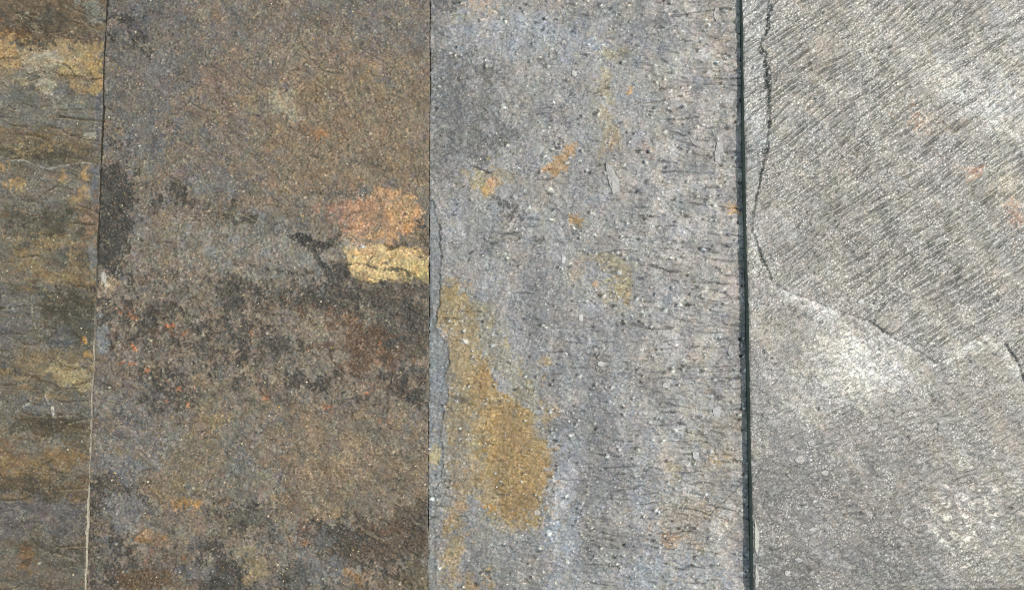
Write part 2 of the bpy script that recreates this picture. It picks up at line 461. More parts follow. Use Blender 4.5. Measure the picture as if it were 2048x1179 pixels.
# ================================================================ SLAB 1: olive, far left
m1 = Map(-140, 400, 11, (106, 102, 91), 0.62)
band = m1.N(14, 120, 1.2, ang=-6, aspect=3.5)
m1.tint(band, 0.2, 1.3, (84, 78, 60), 0.6)
m1.tint(-band, 0.4, 1.5, (124, 119, 104), 0.5)
m1.tint(m1.N(10, 90, 1.2, ang=-8, aspect=3), 0.8, 1.6, (126, 104, 70), 0.55)
P, B, L = m1.P, m1.B, m1.L
P([(-140, -130), (165, -130), (165, 55), (205, 60), (205, 88), (-140, 92)], (100, 86, 66), .85)
B(30, 70, 42, 20, (110, 82, 48), .7); B(95, 55, 25, 18, (92, 82, 64), .6); B(85, 40, 22, 14, (88, 86, 78), .7)
P([(160, -10), (212, -10), (208, 50), (190, 55), (170, 30)], (124, 126, 118), .85)
P([(-30, 92), (205, 86), (206, 180), (180, 188), (130, 186), (60, 178), (-30, 150)], (158, 142, 110), .85)
B(14, 110, 26, 30, (164, 136, 92), .7); B(190, 145, 18, 38, (164, 140, 92), .75); B(140, 145, 26, 20, (166, 150, 108), .8)
P([(55, 108), (112, 100), (135, 118), (112, 150), (112, 185), (148, 228), (126, 232), (104, 198), (84, 200), (72, 175), (38, 168), (35, 145)], (162, 158, 140), .9, 2, 2, .4, dh=.25)
P([(-20, 175), (60, 172), (110, 200), (120, 188), (190, 188), (190, 262), (-20, 262)], (110, 110, 103), .8, 4, 4)
P([(52, 145), (70, 138), (84, 146), (80, 160), (68, 172), (58, 186), (54, 168)], (99, 101, 98), .92, 1.5, 2, .4, dh=-.3)
P([(115, 168), (132, 156), (140, 175), (142, 200), (118, 190)], (98, 99, 95), .92, 1.5, 2, .4, dh=-.3)
B(40, 150, 16, 10, (118, 116, 106), .8); B(15, 165, 20, 14, (122, 118, 108), .7)
P([(189, 190), (204, 182), (200, 300), (190, 290)], (97, 101, 107), .9, 2, 1, .3, dh=-.35)
B(178, 272, 17, 8, (156, 154, 132), .9, ang=12, dh=.2)
P([(-20, 255), (170, 255), (200, 290), (110, 296), (-20, 285)], (118, 99, 70), .6)
P([(-20, 285), (140, 292), (196, 298), (192, 325), (130, 330), (80, 336), (40, 320), (-20, 310)], (84, 80, 62), .75)
P([(-20, 330), (184, 332), (182, 404), (-20, 400)], (116, 111, 102), .6)
L([(-20, 312), (30, 320), (60, 328), (100, 340), (130, 334), (150, 327), (184, 326)], (152, 152, 148), 3.0, .9, dh=.35)
L([(44, 376), (58, 364), (80, 358), (120, 362), (150, 380)], (146, 146, 140), 2.2, .8, dh=.2)
L([(-10, 218), (30, 222), (50, 230), (85, 232)], (140, 138, 126), 1.6, .7)
L([(116, 186), (140, 210), (160, 206), (180, 218)], (140, 138, 126), 1.4, .7)
for x, y, r in ((30, 365, 13), (8, 334, 10), (125, 357, 9), (172, 352, 14), (167, 392, 15), (150, 402, 8)):
    B(x, y, r, r * .85, (172, 144, 92), .6, soft=.6)
P([(184, 330), (199, 328), (196, 425), (182, 420)], (94, 100, 106), .9, 2, 1, .3, dh=-.35)
P([(-20, 402), (152, 404), (155, 440), (-20, 425)], (112, 110, 102), .6)
P([(4, 424), (60, 432), (145, 424), (152, 470), (110, 480), (70, 494), (30, 455)], (86, 85, 72), .85)
P([(156, 410), (196, 408), (194, 488), (156, 480)], (126, 105, 82), .8, dh=.1)
B(112, 478, 26, 11, (136, 126, 100), .75); B(72, 503, 14, 12, (134, 126, 102), .7); B(118, 508, 20, 14, (88, 90, 82), .8)
P([(10, 480), (60, 500), (120, 540), (185, 520), (188, 575), (110, 575), (40, 535)], (119, 104, 76), .75)
L([(56, 488), (64, 508), (90, 532), (98, 540)], (120, 122, 116), 2, .7, dh=.15); L([(136, 540), (140, 500), (148, 485)], (146, 134, 110), 1.5, .8)
P([(179, 490), (194, 488), (192, 560), (178, 556)], (114, 118, 118), .8, 2, 1, .3, dh=-.2)
P([(60, 582), (190, 578), (190, 695), (150, 690), (90, 640), (62, 615)], (74, 75, 64), .85)
B(140, 600, 32, 14, (104, 94, 72), .5); B(85, 620, 14, 18, (98, 94, 82), .6)
P([(-20, 560), (58, 590), (64, 660), (30, 700), (-20, 705)], (98, 98, 97), .7); B(10, 690, 16, 34, (90, 88, 91), .7)
L([(60, 590), (62, 620), (70, 650), (82, 676), (94, 695), (92, 725)], (134, 132, 118), 1.6, .8, dh=.2)
B(113, 676, 28, 17, (80, 84, 88), .9, ang=-15)
P([(30, 690), (90, 700), (190, 700), (190, 735), (30, 740)], (122, 110, 86), .7)
B(172, 706, 16, 5, (186, 150, 88), .85, ang=-20); B(168, 674, 8, 6, (164, 128, 70), .8)
P([(84, 736), (108, 716), (158, 734), (181, 758), (176, 781), (140, 776), (96, 756)], (158, 148, 116), .9, 3, 3, .5)
L([(-10, 738), (40, 748), (90, 762), (130, 778), (170, 788)], (78, 64, 40), 4.5, .85)
B(110, 785, 22, 10, (146, 136, 104), .7)
P([(20, 790), (170, 792), (175, 835), (60, 838), (20, 830)], (100, 103, 102), .75)
L([(28, 828), (48, 812), (66, 802)], (160, 160, 154), 2.5, .8); L([(90, 790), (96, 808)], (190, 190, 184), 2, .8); L([(107, 812), (107, 834)], (206, 206, 200), 3, .9, dh=.3)
P([(40, 838), (175, 836), (178, 862), (100, 880), (40, 868)], (84, 74, 52), .8)
P([(-20, 880), (100, 884), (150, 880), (170, 940), (60, 960), (-20, 955)], (128, 100, 60), .55)
B(75, 898, 50, 14, (116, 113, 102), .8); B(130, 915, 30, 14, (122, 100, 62), .7); B(150, 935, 30, 12, (112, 112, 106), .7)
L([(80, 938), (92, 926), (110, 922)], (62, 52, 36), 2, .8); L([(-10, 900), (25, 908), (60, 906)], (70, 56, 36), 3, .6)
P([(0, 955), (178, 955), (176, 1004), (20, 998)], (94, 81, 58), .8)
P([(-20, 985), (30, 990), (175, 1010), (172, 1062), (-20, 1062)], (91, 88, 91), .8)
P([(-20, 1066), (172, 1066), (170, 1250), (-20, 1250)], (98, 94, 87), .6); B(55, 1118, 20, 18, (124, 94, 56), .7); B(110, 1160, 26, 14, (106, 90, 74), .5)
m1.veins(3, (66, 58, 42), (150, 144, 126), .7, -5, 3.5, 40, 200, .35, .35)
m1.H += m1.relief(.26) + m1.ledges(.55, 9, 160, 1.3, -6, 2.6) + m1.crust(.12, 6, 30, 1.6, -6, 2.0) + 0.05 * m1.fine * sstep(-.5, 1.5, m1.N(15, 100, 1.0, -6, 2)) * 2 + 0.3 * m1.N(100, 500, 1.5)
m1.crusts([(110, 485, 50, 24, .8), (60, 525, 50, 22, .8), (130, 560, 60, 20, .7), (50, 735, 60, 16, .7), (130, 755, 50, 24, .7), (60, 300, 120, 16, .6), (90, 920, 90, 22, .7)], (140, 124, 90), .6, .6)
m1.crusts([(130, 620, 70, 40, .9), (90, 450, 80, 26, .9), (110, 850, 80, 18, .9), (70, 978, 100, 20, .8), (100, 312, 100, 12, .9), (60, 40, 90, 40, .6), (120, 1090, 80, 30, .6)], (66, 61, 48), .7, .66, .40, .10)
m1.crusts([(90, 230, 100, 30, .8), (40, 640, 60, 60, .7), (110, 380, 90, 22, .7), (110, 815, 80, 16, .8), (90, 1040, 100, 30, .7), (100, 890, 70, 14, .8)], (118, 117, 111), .55, .62)
m1.col *= np.array([1.06, 1.0, .92], np.float32)
m1.tone(10, 60, .09, .035, -6, 2.0); m1.tone(4, 12, .08, .02)
m1.tint(m1.N(3.2, 10, .3), 1.5, 2.4, (160, 152, 128), .6, .4)
m1.tint(m1.N(3.2, 10, .3), 1.4, 2.3, (62, 58, 48), .6)
m1.pits(260, .9, 2.4, .5, (64, 58, 48), (190, 184, 160))
m1.grain(.14, .05, .03)

# ================================================================ SLAB 2: brown and rusty
m2 = Map(150, 750, 22, (116, 107, 97), 0.6)
P, B, L = m2.P, m2.B, m2.L
m2.tint(m2.N(25, 220, 1.3), .2, 1.4, (124, 110, 88), .6)
m2.tint(m2.N(20, 180, 1.3), .4, 1.5, (106, 104, 102), .6)
m2.tint(m2.N(8, 70, 1.2), .9, 1.8, (140, 124, 104), .5)
m2.mottle([(110, 109, 108), (132, 118, 98), (96, 88, 78), (134, 115, 102), (122, 112, 98)], 14, 90, .5)
P([(200, -130), (400, -130), (380, 120), (330, 260), (290, 360), (200, 350)], (106, 102, 97), .8, 30, 25)
B(265, 50, 34, 34, (90, 87, 88), .6, soft=.6); B(285, 10, 60, 20, (96, 92, 94), .5, soft=.6); B(290, 275, 40, 30, (108, 108, 110), .6, soft=.6)
B(780, 25, 120, 45, (110, 106, 105), .7, soft=.6); B(620, 30, 70, 40, (112, 106, 98), .5, soft=.6)
P([(560, 130), (700, 120), (860, 150), (860, 395), (700, 385), (560, 400), (520, 280)], (130, 113, 91), .8, 25, 20)
for a in ((600, 95, 55, 36, (138, 124, 107), .7), (575, 202, 27, 26, (160, 150, 130), .75), (690, 105, 32, 20, (143, 121, 102), .7), (765, 135, 16, 20, (148, 128, 112), .65),
          (430, 170, 45, 52, (126, 106, 94), .6), (500, 190, 26, 30, (138, 118, 92), .65), (622, 268, 26, 16, (156, 116, 82), .75), (625, 185, 24, 18, (132, 112, 86), .6),
          (420, 350, 50, 30, (106, 107, 108), .5), (330, 160, 40, 50, (108, 106, 106), .5), (450, 60, 60, 40, (110, 106, 104), .5)):
    B(*a[:5], a[5], soft=.6)
L([(560, 248), (600, 268), (650, 295), (690, 318), (730, 326), (790, 336), (850, 346)], (84, 77, 66), 4, .6, 1.0)
L([(590, 62), (602, 85), (616, 108)], (76, 70, 60), 2, .7)
m2.crusts([(540, 520, 150, 60, 1), (300, 870, 110, 60, .8), (250, 1025, 40, 50, 1), (620, 1130, 70, 50, .9), (640, 690, 80, 50, .8), (330, 470, 110, 50, .6), (500, 950, 40, 70, .8)], (138, 134, 127), .6, .62, .42, .10)
m2.crusts([(700, 600, 190, 46, 1.1), (470, 588, 66, 40, 1.1), (810, 650, 70, 70, 1.15), (545, 695, 66, 28, .95), (330, 640, 140, 60, .72), (330, 790, 80, 44, .85), (470, 690, 90, 60, .65), (800, 775, 70, 40, .85), (640, 760, 90, 24, .7),
           (690, 1085, 100, 44, 1.1), (835, 1050, 50, 60, 1.0), (450, 1145, 60, 46, 1.1), (220, 985, 50, 40, 1.0), (228, 440, 32, 110, 1.15), (590, 1160, 50, 40, .85), (500, 1040, 60, 40, .75), (225, 1120, 50, 50, .75), (620, 488, 50, 14, 1.1), (675, 545, 26, 22, 1.15),
           (355, 392, 24, 18, 1.1), (800, 1150, 70, 40, .8), (840, 470, 22, 26, .8), (265, 60, 40, 50, .66)], (56, 53, 48), .85, .70, .40, .08, 5, 70, -.12)
m2.crusts([(725, 690, 56, 52, 1.2), (770, 1060, 70, 36, .9), (290, 1160, 70, 26, 1.0), (330, 650, 90, 50, .65), (560, 590, 60, 20, .6)], (92, 70, 52), .8, .72, .36, .14)
# left dark strip with pale end
P([(206, 345), (262, 350), (262, 395), (242, 440), (245, 495), (230, 548), (206, 545), (196, 480)], (62, 61, 56), .92, 3, 4)
B(225, 360, 34, 25, (74, 72, 66), .6, soft=.5)
P([(196, 545), (212, 550), (232, 556), (228, 600), (210, 628), (192, 625)], (152, 136, 112), .85, 3, 3, .4); B(207, 553, 6, 12, (196, 192, 180), .8)
L([(242, 490), (238, 520), (230, 545)], (140, 140, 140), 2, .7)
B(206, 665, 16, 36, (130, 136, 142), .8)
# dark diagonal seam
L([(336, 380), (352, 392), (390, 402), (420, 418), (460, 424), (490, 436), (520, 442), (556, 452)], (80, 74, 64), 9, .85, 1.0, 1.1)
B(350, 388, 14, 16, (70, 68, 60), .8); B(318, 414, 10, 13, (86, 74, 66), .8)
B(270, 440, 30, 18, (110, 108, 106), .5); B(345, 462, 30, 16, (140, 126, 98), .5); B(380, 500, 40, 30, (112, 108, 104), .5)
P([(400, 470), (480, 436), (600, 452), (690, 490), (700, 540), (650, 570), (540, 560), (470, 570), (410, 540)], (127, 124, 117), .75, 18, 16)
P([(566, 468), (598, 466), (630, 480), (664, 484), (660, 497), (636, 500), (648, 520), (664, 534), (648, 534), (624, 506), (592, 490)], (54, 53, 50), .95, 2, 1.8, .4, dh=-.3)
P([(646, 528), (690, 524), (700, 560), (668, 566)], (58, 57, 52), .9, 3, 3, .5)
B(590, 452, 50, 8, (92, 90, 86), .6, ang=-8)
# orange patch and yellow ledge
P([(684, 452), (700, 420), (722, 398), (762, 384), (826, 388), (846, 416), (838, 442), (822, 466), (790, 486), (758, 494), (716, 496), (688, 480)], (182, 146, 114), .82, 9, 6, .5, dh=.1)
B(715, 440, 38, 40, (166, 122, 100), .55, soft=.7); B(800, 430, 36, 34, (198, 154, 104), .6, soft=.6); B(770, 470, 40, 16, (196, 156, 104), .6)
B(757, 452, 8, 9, (120, 112, 100), .8); B(730, 478, 32, 5, (140, 130, 116), .8, ang=-6); B(838, 450, 14, 10, (186, 140, 96), .7); B(805, 425, 14, 16, (146, 126, 96), .5)
P([(684, 496), (720, 492), (780, 492), (836, 492), (860, 512), (860, 556), (830, 548), (812, 562), (742, 562), (700, 556), (690, 522)], (208, 180, 130), .95, 2, 1.6, .3, dh=.25)
B(842, 540, 22, 22, (206, 182, 118), .8); B(715, 508, 24, 12, (198, 150, 98), .6)
B(842, 474, 20, 20, (106, 95, 76), .8); B(810, 410, 10, 8, (150, 130, 100), .5)
L([(774, 497), (798, 488), (818, 490), (836, 504), (858, 512)], (80, 64, 42), 6, .9, .4, .8)
L([(690, 528), (726, 531), (756, 538), (786, 535), (806, 542), (818, 552)], (72, 70, 60), 3.2, .9, .3, dh=-.5)
B(705, 492, 26, 10, (168, 160, 146), .6); B(727, 494, 5, 4, (214, 212, 206), .9)
# big dark stain, reddish core
P([(560, 568), (640, 562), (700, 566), (760, 560), (860, 558), (860, 640), (852, 730), (792, 722), (802, 692), (770, 662), (740, 650), (700, 656), (680, 622), (600, 612)], (84, 77, 67), .55, 9, 12)
P([(752, 606), (824, 618), (834, 650), (792, 688), (760, 662)], (64, 62, 55), .85, 6, 7)
P([(664, 640), (720, 632), (762, 656), (794, 700), (772, 735), (736, 750), (700, 722), (672, 690)], (90, 68, 50), .9, 3, 4)
B(712, 650, 26, 12, (140, 116, 92), .5, ang=-30); B(760, 730, 22, 14, (146, 118, 92), .6); B(795, 640, 30, 20, (112, 108, 98), .4, ang=-40)
B(475, 580, 32, 26, (74, 70, 63), .85); B(500, 612, 14, 18, (80, 66, 54), .7); B(575, 600, 26, 14, (82, 76, 68), .7); B(530, 600, 24, 12, (90, 84, 76), .6)
B(630, 680, 60, 36, (130, 118, 102), .6, soft=.6); B(545, 690, 40, 22, (80, 78, 74), .7); B(520, 700, 26, 14, (76, 74, 70), .6); B(600, 640, 40, 24, (126, 112, 98), .5)
B(840, 690, 18, 26, (78, 72, 60), .7); B(830, 745, 26, 10, (88, 86, 80), .7); B(790, 780, 40, 22, (98, 82, 68), .6); B(735, 775, 50, 22, (110, 92, 76), .5); B(780, 800, 14, 12, (78, 76, 70), .7)
B(705, 828, 22, 12, (84, 74, 62), .8); B(718, 830, 12, 9, (140, 116, 80), .8, dh=.5); B(635, 822, 24, 18, (132, 120, 108), .6); B(550, 790, 50, 18, (92, 82, 70), .6)
spare = 1 - np.clip(m2.field([(770, 440, 90, 70, 2.2), (785, 525, 95, 45, 2.2), (620, 495, 50, 30, 1.0)]), 0, 1)
keep = m2.col.copy()
m2.crusts([(640, 660, 110, 60, 1.0), (560, 640, 80, 40, .9), (400, 600, 130, 50, .8), (480, 760, 140, 50, .7), (720, 780, 90, 30, .7), (520, 1110, 50, 50, .9), (690, 930, 150, 70, .6), (300, 920, 120, 60, .7), (420, 540, 120, 40, .7)], (136, 125, 109), .6, .62, .42, .10)
m2.crusts([(690, 590, 170, 34, 1.0), (470, 586, 50, 34, 1.1), (815, 640, 50, 70, 1.1), (545, 692, 56, 22, .95), (300, 640, 110, 50, .72), (330, 785, 70, 40, .85), (440, 690, 110, 60, .68), (800, 775, 60, 34, .8), (600, 760, 110, 24, .72),
           (690, 1085, 90, 40, 1.05), (835, 1050, 46, 56, 1.0), (450, 1145, 56, 44, 1.1), (215, 985, 46, 36, 1.0), (228, 440, 28, 110, 1.15), (590, 1160, 44, 36, .85), (505, 1040, 50, 36, .75), (220, 1120, 46, 46, .75), (400, 404, 60, 9, .75), (500, 438, 60, 9, .75), (355, 392, 22, 16, 1.1)], (60, 56, 49), .82, .70, .42, .05, 5, 90, -.15, 1.5)
m2.crusts([(735, 690, 72, 56, 1.25), (770, 1060, 60, 30, .9), (640, 620, 70, 24, .7), (290, 1160, 60, 22, 1.0)], (92, 69, 50), .8, .72, .34, .10)
m2.col = (keep * (1 - spare[..., None]) + m2.col * spare[..., None]).astype(np.float32)
# speckled dark field on the left
dk = np.exp(-(((m2.X - 390) / 210) ** 2 + ((m2.Y - 700) / 120) ** 2) ** 1.5)
m2.tint(m2.N(6, 46, 1.1), .35, 1.2, (76, 68, 60), .85, mask=dk)
m2.tint(m2.N(6, 40, 1.1), .6, 1.3, (130, 120, 108), .6, mask=dk)
for x, y, r in ((245, 625, 4), (262, 625, 5), (272, 638, 4), (318, 626, 5), (310, 645, 5), (265, 690, 6), (275, 752, 5), (363, 780, 5), (325, 797, 6), (345, 806, 5), (376, 812, 6), (262, 733, 4), (240, 728, 4),
                (500, 662, 4), (528, 790, 5), (655, 812, 6), (660, 828, 5), (368, 668, 5), (340, 650, 4), (300, 735, 5), (392, 780, 3), (340, 760, 4), (765, 845, 4), (760, 690, 6), (290, 1122, 6), (300, 1110, 5), (740, 780, 5), (280, 1080, 5), (365, 1110, 4)):
    B(x, y, r, r, (184, 116, 74), .7, soft=.6)
L([(306, 768), (328, 788), (346, 806), (364, 826), (382, 846), (386, 858)], (66, 58, 50), 8, .85, .8, 1.0)
L([(382, 846), (386, 858), (400, 862), (432, 856)], (64, 60, 54), 2.5, .9, .3, dh=-.3); B(398, 850, 12, 8, (142, 120, 94), .8, dh=.4)
L([(236, 852), (256, 850), (276, 844)], (74, 70, 68), 1.6, .8)
B(285, 860, 90, 60, (110, 108, 108), .6, soft=.6); B(250, 930, 60, 28, (114, 113, 114), .7, soft=.5); B(330, 800, 30, 10, (84, 80, 74), .4); B(225, 840, 20, 22, (84, 80, 78), .7)
B(430, 900, 70, 90, (126, 112, 86), .6, soft=.7); B(440, 845, 34, 22, (140, 120, 88), .6); B(375, 1005, 26, 12, (164, 124, 66), .7); B(330, 980, 40, 24, (128, 110, 80), .6); B(300, 1075, 20, 20, (150, 116, 76), .6)
B(490, 960, 40, 80, (106, 105, 100), .6, soft=.6); B(470, 880, 30, 40, (108, 110, 108), .5, soft=.6)
P([(548, 860), (650, 840), (790, 850), (856, 880), (850, 1000), (760, 1040), (640, 1040), (560, 1010)], (125, 109, 88), .8, 25, 20)
B(690, 915, 34, 22, (154, 136, 112), .7, soft=.6); B(670, 940, 50, 10, (140, 118, 92), .4); B(740, 1005, 50, 24, (110, 106, 96), .6, soft=.6); B(660, 1028, 34, 10, (146, 126, 100), .5, ang=-15); B(760, 870, 60, 14, (104, 102, 92), .5, ang=-20)
P([(596, 1048), (650, 1062), (720, 1050), (775, 1042), (815, 1008), (860, 1012), (860, 1120), (780, 1112), (700, 1134), (645, 1110)], (84, 70, 56), .85, 10, 12)
B(690, 1086, 44, 36, (66, 63, 55), .8, soft=.5); B(607, 1052, 24, 14, (112, 82, 66), .6); B(840, 1025, 24, 22, (78, 72, 56), .7); B(620, 1085, 14, 8, (150, 104, 66), .7); B(577, 1083, 7, 6, (176, 128, 62), .8)
P([(382, 1190), (396, 1156), (412, 1140), (450, 1146), (440, 1124), (418, 1092), (446, 1100), (480, 1130), (502, 1165), (490, 1200)], (64, 62, 58), .9, 6, 7)
B(405, 1092, 26, 10, (74, 70, 64), .7); B(500, 1030, 30, 26, (82, 78, 66), .6); B(540, 1060, 20, 30, (92, 90, 84), .6)
P([(180, 978), (214, 955), (250, 965), (300, 1000), (302, 1018), (266, 1002), (238, 1000), (205, 1040), (182, 1100)], (72, 66, 57), .85, 7, 7)
B(245, 1020, 34, 44, (120, 118, 119), .7, soft=.5); B(200, 1150, 22, 40, (86, 80, 74), .6); B(285, 1160, 60, 26, (90, 72, 50), .85); B(320, 1120, 50, 20, (98, 86, 76), .6); B(380, 1140, 30, 16, (120, 116, 114), .6)
P([(460, 1088), (490, 1072), (530, 1110), (545, 1150), (510, 1156), (480, 1120)], (140, 124, 92), .8, 8, 8); B(470, 1105, 16, 20, (138, 130, 114), .6)
B(620, 1140, 60, 50, (104, 104, 103), .7, soft=.6); B(590, 1160, 30, 30, (78, 76, 70), .6); B(820, 1160, 50, 30, (90, 80, 60), .7); B(705, 1152, 18, 10, (164, 124, 66), .7); B(735, 1150, 16, 10, (146, 122, 104), .6); B(760, 1180, 40, 14, (96, 80, 58), .6)
m2.col *= np.array([1.0, 1.01, .965], np.float32)
m2.tone(9, 50, .10, .035); m2.tone(30, 140, .07, .03); m2.tone(4, 12, .09, .02)
m2.veins(2, (70, 62, 52), (150, 138, 116), .6, -28, 2.0, 50, 200, .25, .7)
m2.H += m2.relief(.22) + m2.ledges(.40, 10, 220, 1.2, -25, 1.8) + m2.crust(.13, 5, 22, 1.5) + 0.06 * m2.fine * sstep(-.5, 1.5, m2.N(15, 100, 1.0)) * 2 + 0.35 * m2.N(120, 600, 1.5)
m2.tint(m2.N(3.2, 9, .2), 1.3, 2.2, (176, 162, 134), .6, .4)
m2.tint(m2.N(3.2, 10, .2), 1.2, 2.1, (58, 53, 46), .6)
m2.tint(m2.N(2.5, 9, .4), 1.7, 2.5, (172, 116, 70), .6)
m2.pits(700, .8, 2.2, .5, (58, 52, 44), (206, 196, 168), fa=.9)
m2.grain(.17, .05, .035)

# ================================================================ SLAB 3: grey with ochre tongue
m3 = Map(830, 720, 33, (150, 147, 145), 0.5)
P, B, L = m3.P, m3.B, m3.L
m3.tint(m3.N(25, 200, 1.3), .2, 1.4, (138, 138, 142), .6)
m3.tint(m3.N(20, 160, 1.3), .5, 1.6, (158, 151, 145), .6)
m3.tint(m3.N(6, 50, 1.1), .8, 1.6, (130, 129, 128), .45)
right = sstep(1180, 1440, m3.X)
m3.tint(m3.N(20, 140, 1.2), -1.0, 1.2, (188, 181, 175), .85, mask=right)  # sun sheen painted in as a paler right side
P([(858, -130), (980, -130), (960, 0), (930, 20), (895, 30), (866, 42), (858, 42)], (94, 93, 92), .85, 8, 8)
P([(858, 120), (920, 96), (960, 120), (998, 190), (1012, 250), (1000, 300), (950, 322), (892, 345), (858, 362)], (102, 101, 100), .7, 14, 18)
B(960, 280, 40, 24, (92, 92, 90), .6, ang=20, soft=.5); B(950, 150, 30, 16, (98, 98, 98), .6, ang=25)
B(970, 14, 36, 20, (170, 148, 122), .75, soft=.5); B(925, 36, 32, 16, (150, 140, 116), .65, soft=.5); B(990, 28, 24, 12, (172, 150, 126), .5)
B(1100, 8, 110, 16, (156, 146, 139), .6, soft=.5)
P([(890, 44), (1000, 30), (1100, 30), (1180, 50), (1190, 90), (1100, 105), (1000, 95), (900, 70)], (154, 158, 165), .65, 14, 14)
B(1225, 50, 80, 40, (120, 124, 130), .5, soft=.6); B(1435, 80, 26, 70, (164, 150, 136), .6, soft=.6); B(1450, 20, 20, 40, (158, 148, 138), .5)
B(1216, 205, 13, 80, (156, 145, 116), .65, soft=.5); B(1225, 285, 10, 30, (164, 140, 104), .5); B(1258, 180, 7, 7, (204, 158, 104), .85); B(1298, 303, 11, 11, (176, 152, 132), .7)
P([(1124, 278), (1140, 288), (1137, 335), (1118, 348), (1092, 342), (1104, 314)], (170, 134, 88), .85, 4, 4, .5); B(1088, 340, 8, 6, (184, 144, 104), .7); B(1222, 112, 26, 8, (160, 148, 118), .6)
B(974, 360, 30, 28, (164, 148, 110), .75, soft=.5); B(980, 368, 13, 11, (206, 158, 118), .8, soft=.5); B(966, 378, 12, 10, (176, 148, 92), .7)
B(1146, 442, 12, 12, (164, 128, 74), .85); B(1010, 350, 20, 12, (140, 132, 110), .6); B(1470, 418, 9, 10, (212, 170, 112), .8)
P([(1004, 404), (1022, 396), (1036, 424), (1028, 444), (1018, 446), (1008, 424)], (74, 72, 69), .9, 3, 4, .5, dh=-.2); B(1000, 394, 12, 8, (100, 98, 94), .7)
L([(1018, 472), (1034, 468), (1050, 480), (1076, 478), (1100, 480), (1122, 486)], (92, 90, 87), 3, .8, .6)
B(1236, 535, 32, 30, (153, 141, 108), .75, soft=.5); B(1246, 575, 18, 26, (156, 144, 108), .65); B(1155, 545, 16, 22, (158, 142, 124), .65); B(1192, 560, 6, 7, (202, 164, 120), .8); B(1248, 598, 10, 8, (180, 152, 100), .7)
B(1420, 555, 60, 30, (156, 147, 141), .5, soft=.6)
P([(884, 574), (910, 566), (936, 590), (960, 618), (966, 680), (962, 722), (986, 736), (1002, 770), (1042, 800), (1076, 830), (1096, 880), (1106, 940), (1101, 1000), (1086, 1052), (1050, 1072), (1008, 1064), (984, 1030), (950, 1008), (926, 985), (896, 950), (886, 880), (886, 800), (884, 700)],
  (166, 145, 104), .88, 4, 6, .5, rough=.58)
P([(948, 700), (1000, 775), (1060, 806), (1086, 860), (1102, 950), (1086, 1040), (1030, 1062), (992, 1010), (968, 950), (952, 850), (944, 780)], (154, 122, 70), .7, 20, 12)
B(912, 900, 24, 80, (138, 127, 110), .65, soft=.5); B(915, 800, 16, 30, (150, 138, 112), .5)
P([(950, 598), (972, 615), (1000, 668), (1042, 740), (1080, 796), (1102, 850), (1108, 900), (1090, 850), (1044, 796), (988, 736), (968, 690)], (139, 134, 118), .75, 5, 6, .5)
for x, y in ((980, 648), (1008, 690), (1040, 745), (1062, 772), (1088, 810), (1096, 838)): B(x, y, 6, 10, (160, 146, 98), .7)
B(912, 1040, 13, 30, (168, 138, 86), .75, ang=5); B(912, 1090, 16, 32, (164, 138, 88), .75); B(900, 1152, 16, 10, (176, 140, 88), .7); B(882, 1168, 10, 14, (160, 142, 100), .6); B(942, 1165, 12, 16, (164, 138, 90), .6); B(880, 1120, 10, 9, (156, 140, 104), .6)
B(958, 1012, 8, 18, (196, 150, 64), .85, ang=30); B(985, 1012, 10, 12, (190, 142, 66), .8)
P([(862, 970), (930, 1000), (985, 1035), (1010, 1070), (1080, 1080), (1080, 1300), (862, 1300)], (122, 119, 115), .5, 10, 10)
P([(1094, 870), (1140, 860), (1140, 940), (1152, 952), (1146, 990), (1124, 1020), (1106, 1080), (1086, 1104), (1092, 1040), (1108, 1000), (1112, 940)], (170, 171, 176), .85, 4, 4, .4)
darkband = m3.field([(1090, 640, 60, 70, .8), (1140, 740, 70, 90, .9), (1180, 860, 80, 90, 1.0), (1200, 970, 70, 80, 1.0), (1240, 1080, 90, 60, .7), (1230, 700, 60, 60, .6), (960, 500, 70, 60, .4), (1080, 500, 60, 40, .5)])
m3.paint((slice(0, m3.h), slice(0, m3.w)), .62 * sstep(.15, 1.0, darkband + .14 * m3.N(6, 90, 1.0)), (110, 111, 115), .55)
B(1320, 1145, 110, 34, (152, 158, 167), .6, soft=.5); B(1128, 1110, 34, 60, (140, 147, 158), .6, soft=.5); B(1300, 1000, 30, 50, (138, 143, 152), .5, soft=.6); B(1210, 1130, 40, 40, (138, 134, 126), .5)
B(1362, 1035, 48, 50, (160, 146, 129), .7, soft=.5); B(1350, 950, 18, 22, (168, 156, 126), .7); B(1340, 1082, 22, 14, (186, 150, 118), .7); B(1440, 890, 44, 100, (152, 144, 131), .6, soft=.6); B(1428, 918, 12, 8, (176, 154, 112), .7)
m3.crusts([(915, 930, 34, 90, 1), (890, 760, 12, 140, .8), (965, 640, 36, 60, .7), (1068, 790, 26, 70, .75), (1000, 1050, 60, 24, .7)], (142, 136, 126), .65, .6)
m3.crusts([(912, 1080, 22, 120, .85), (935, 1165, 44, 30, .8), (1090, 900, 20, 120, .6), (900, 590, 30, 30, .6)], (164, 138, 92), .6, .62)
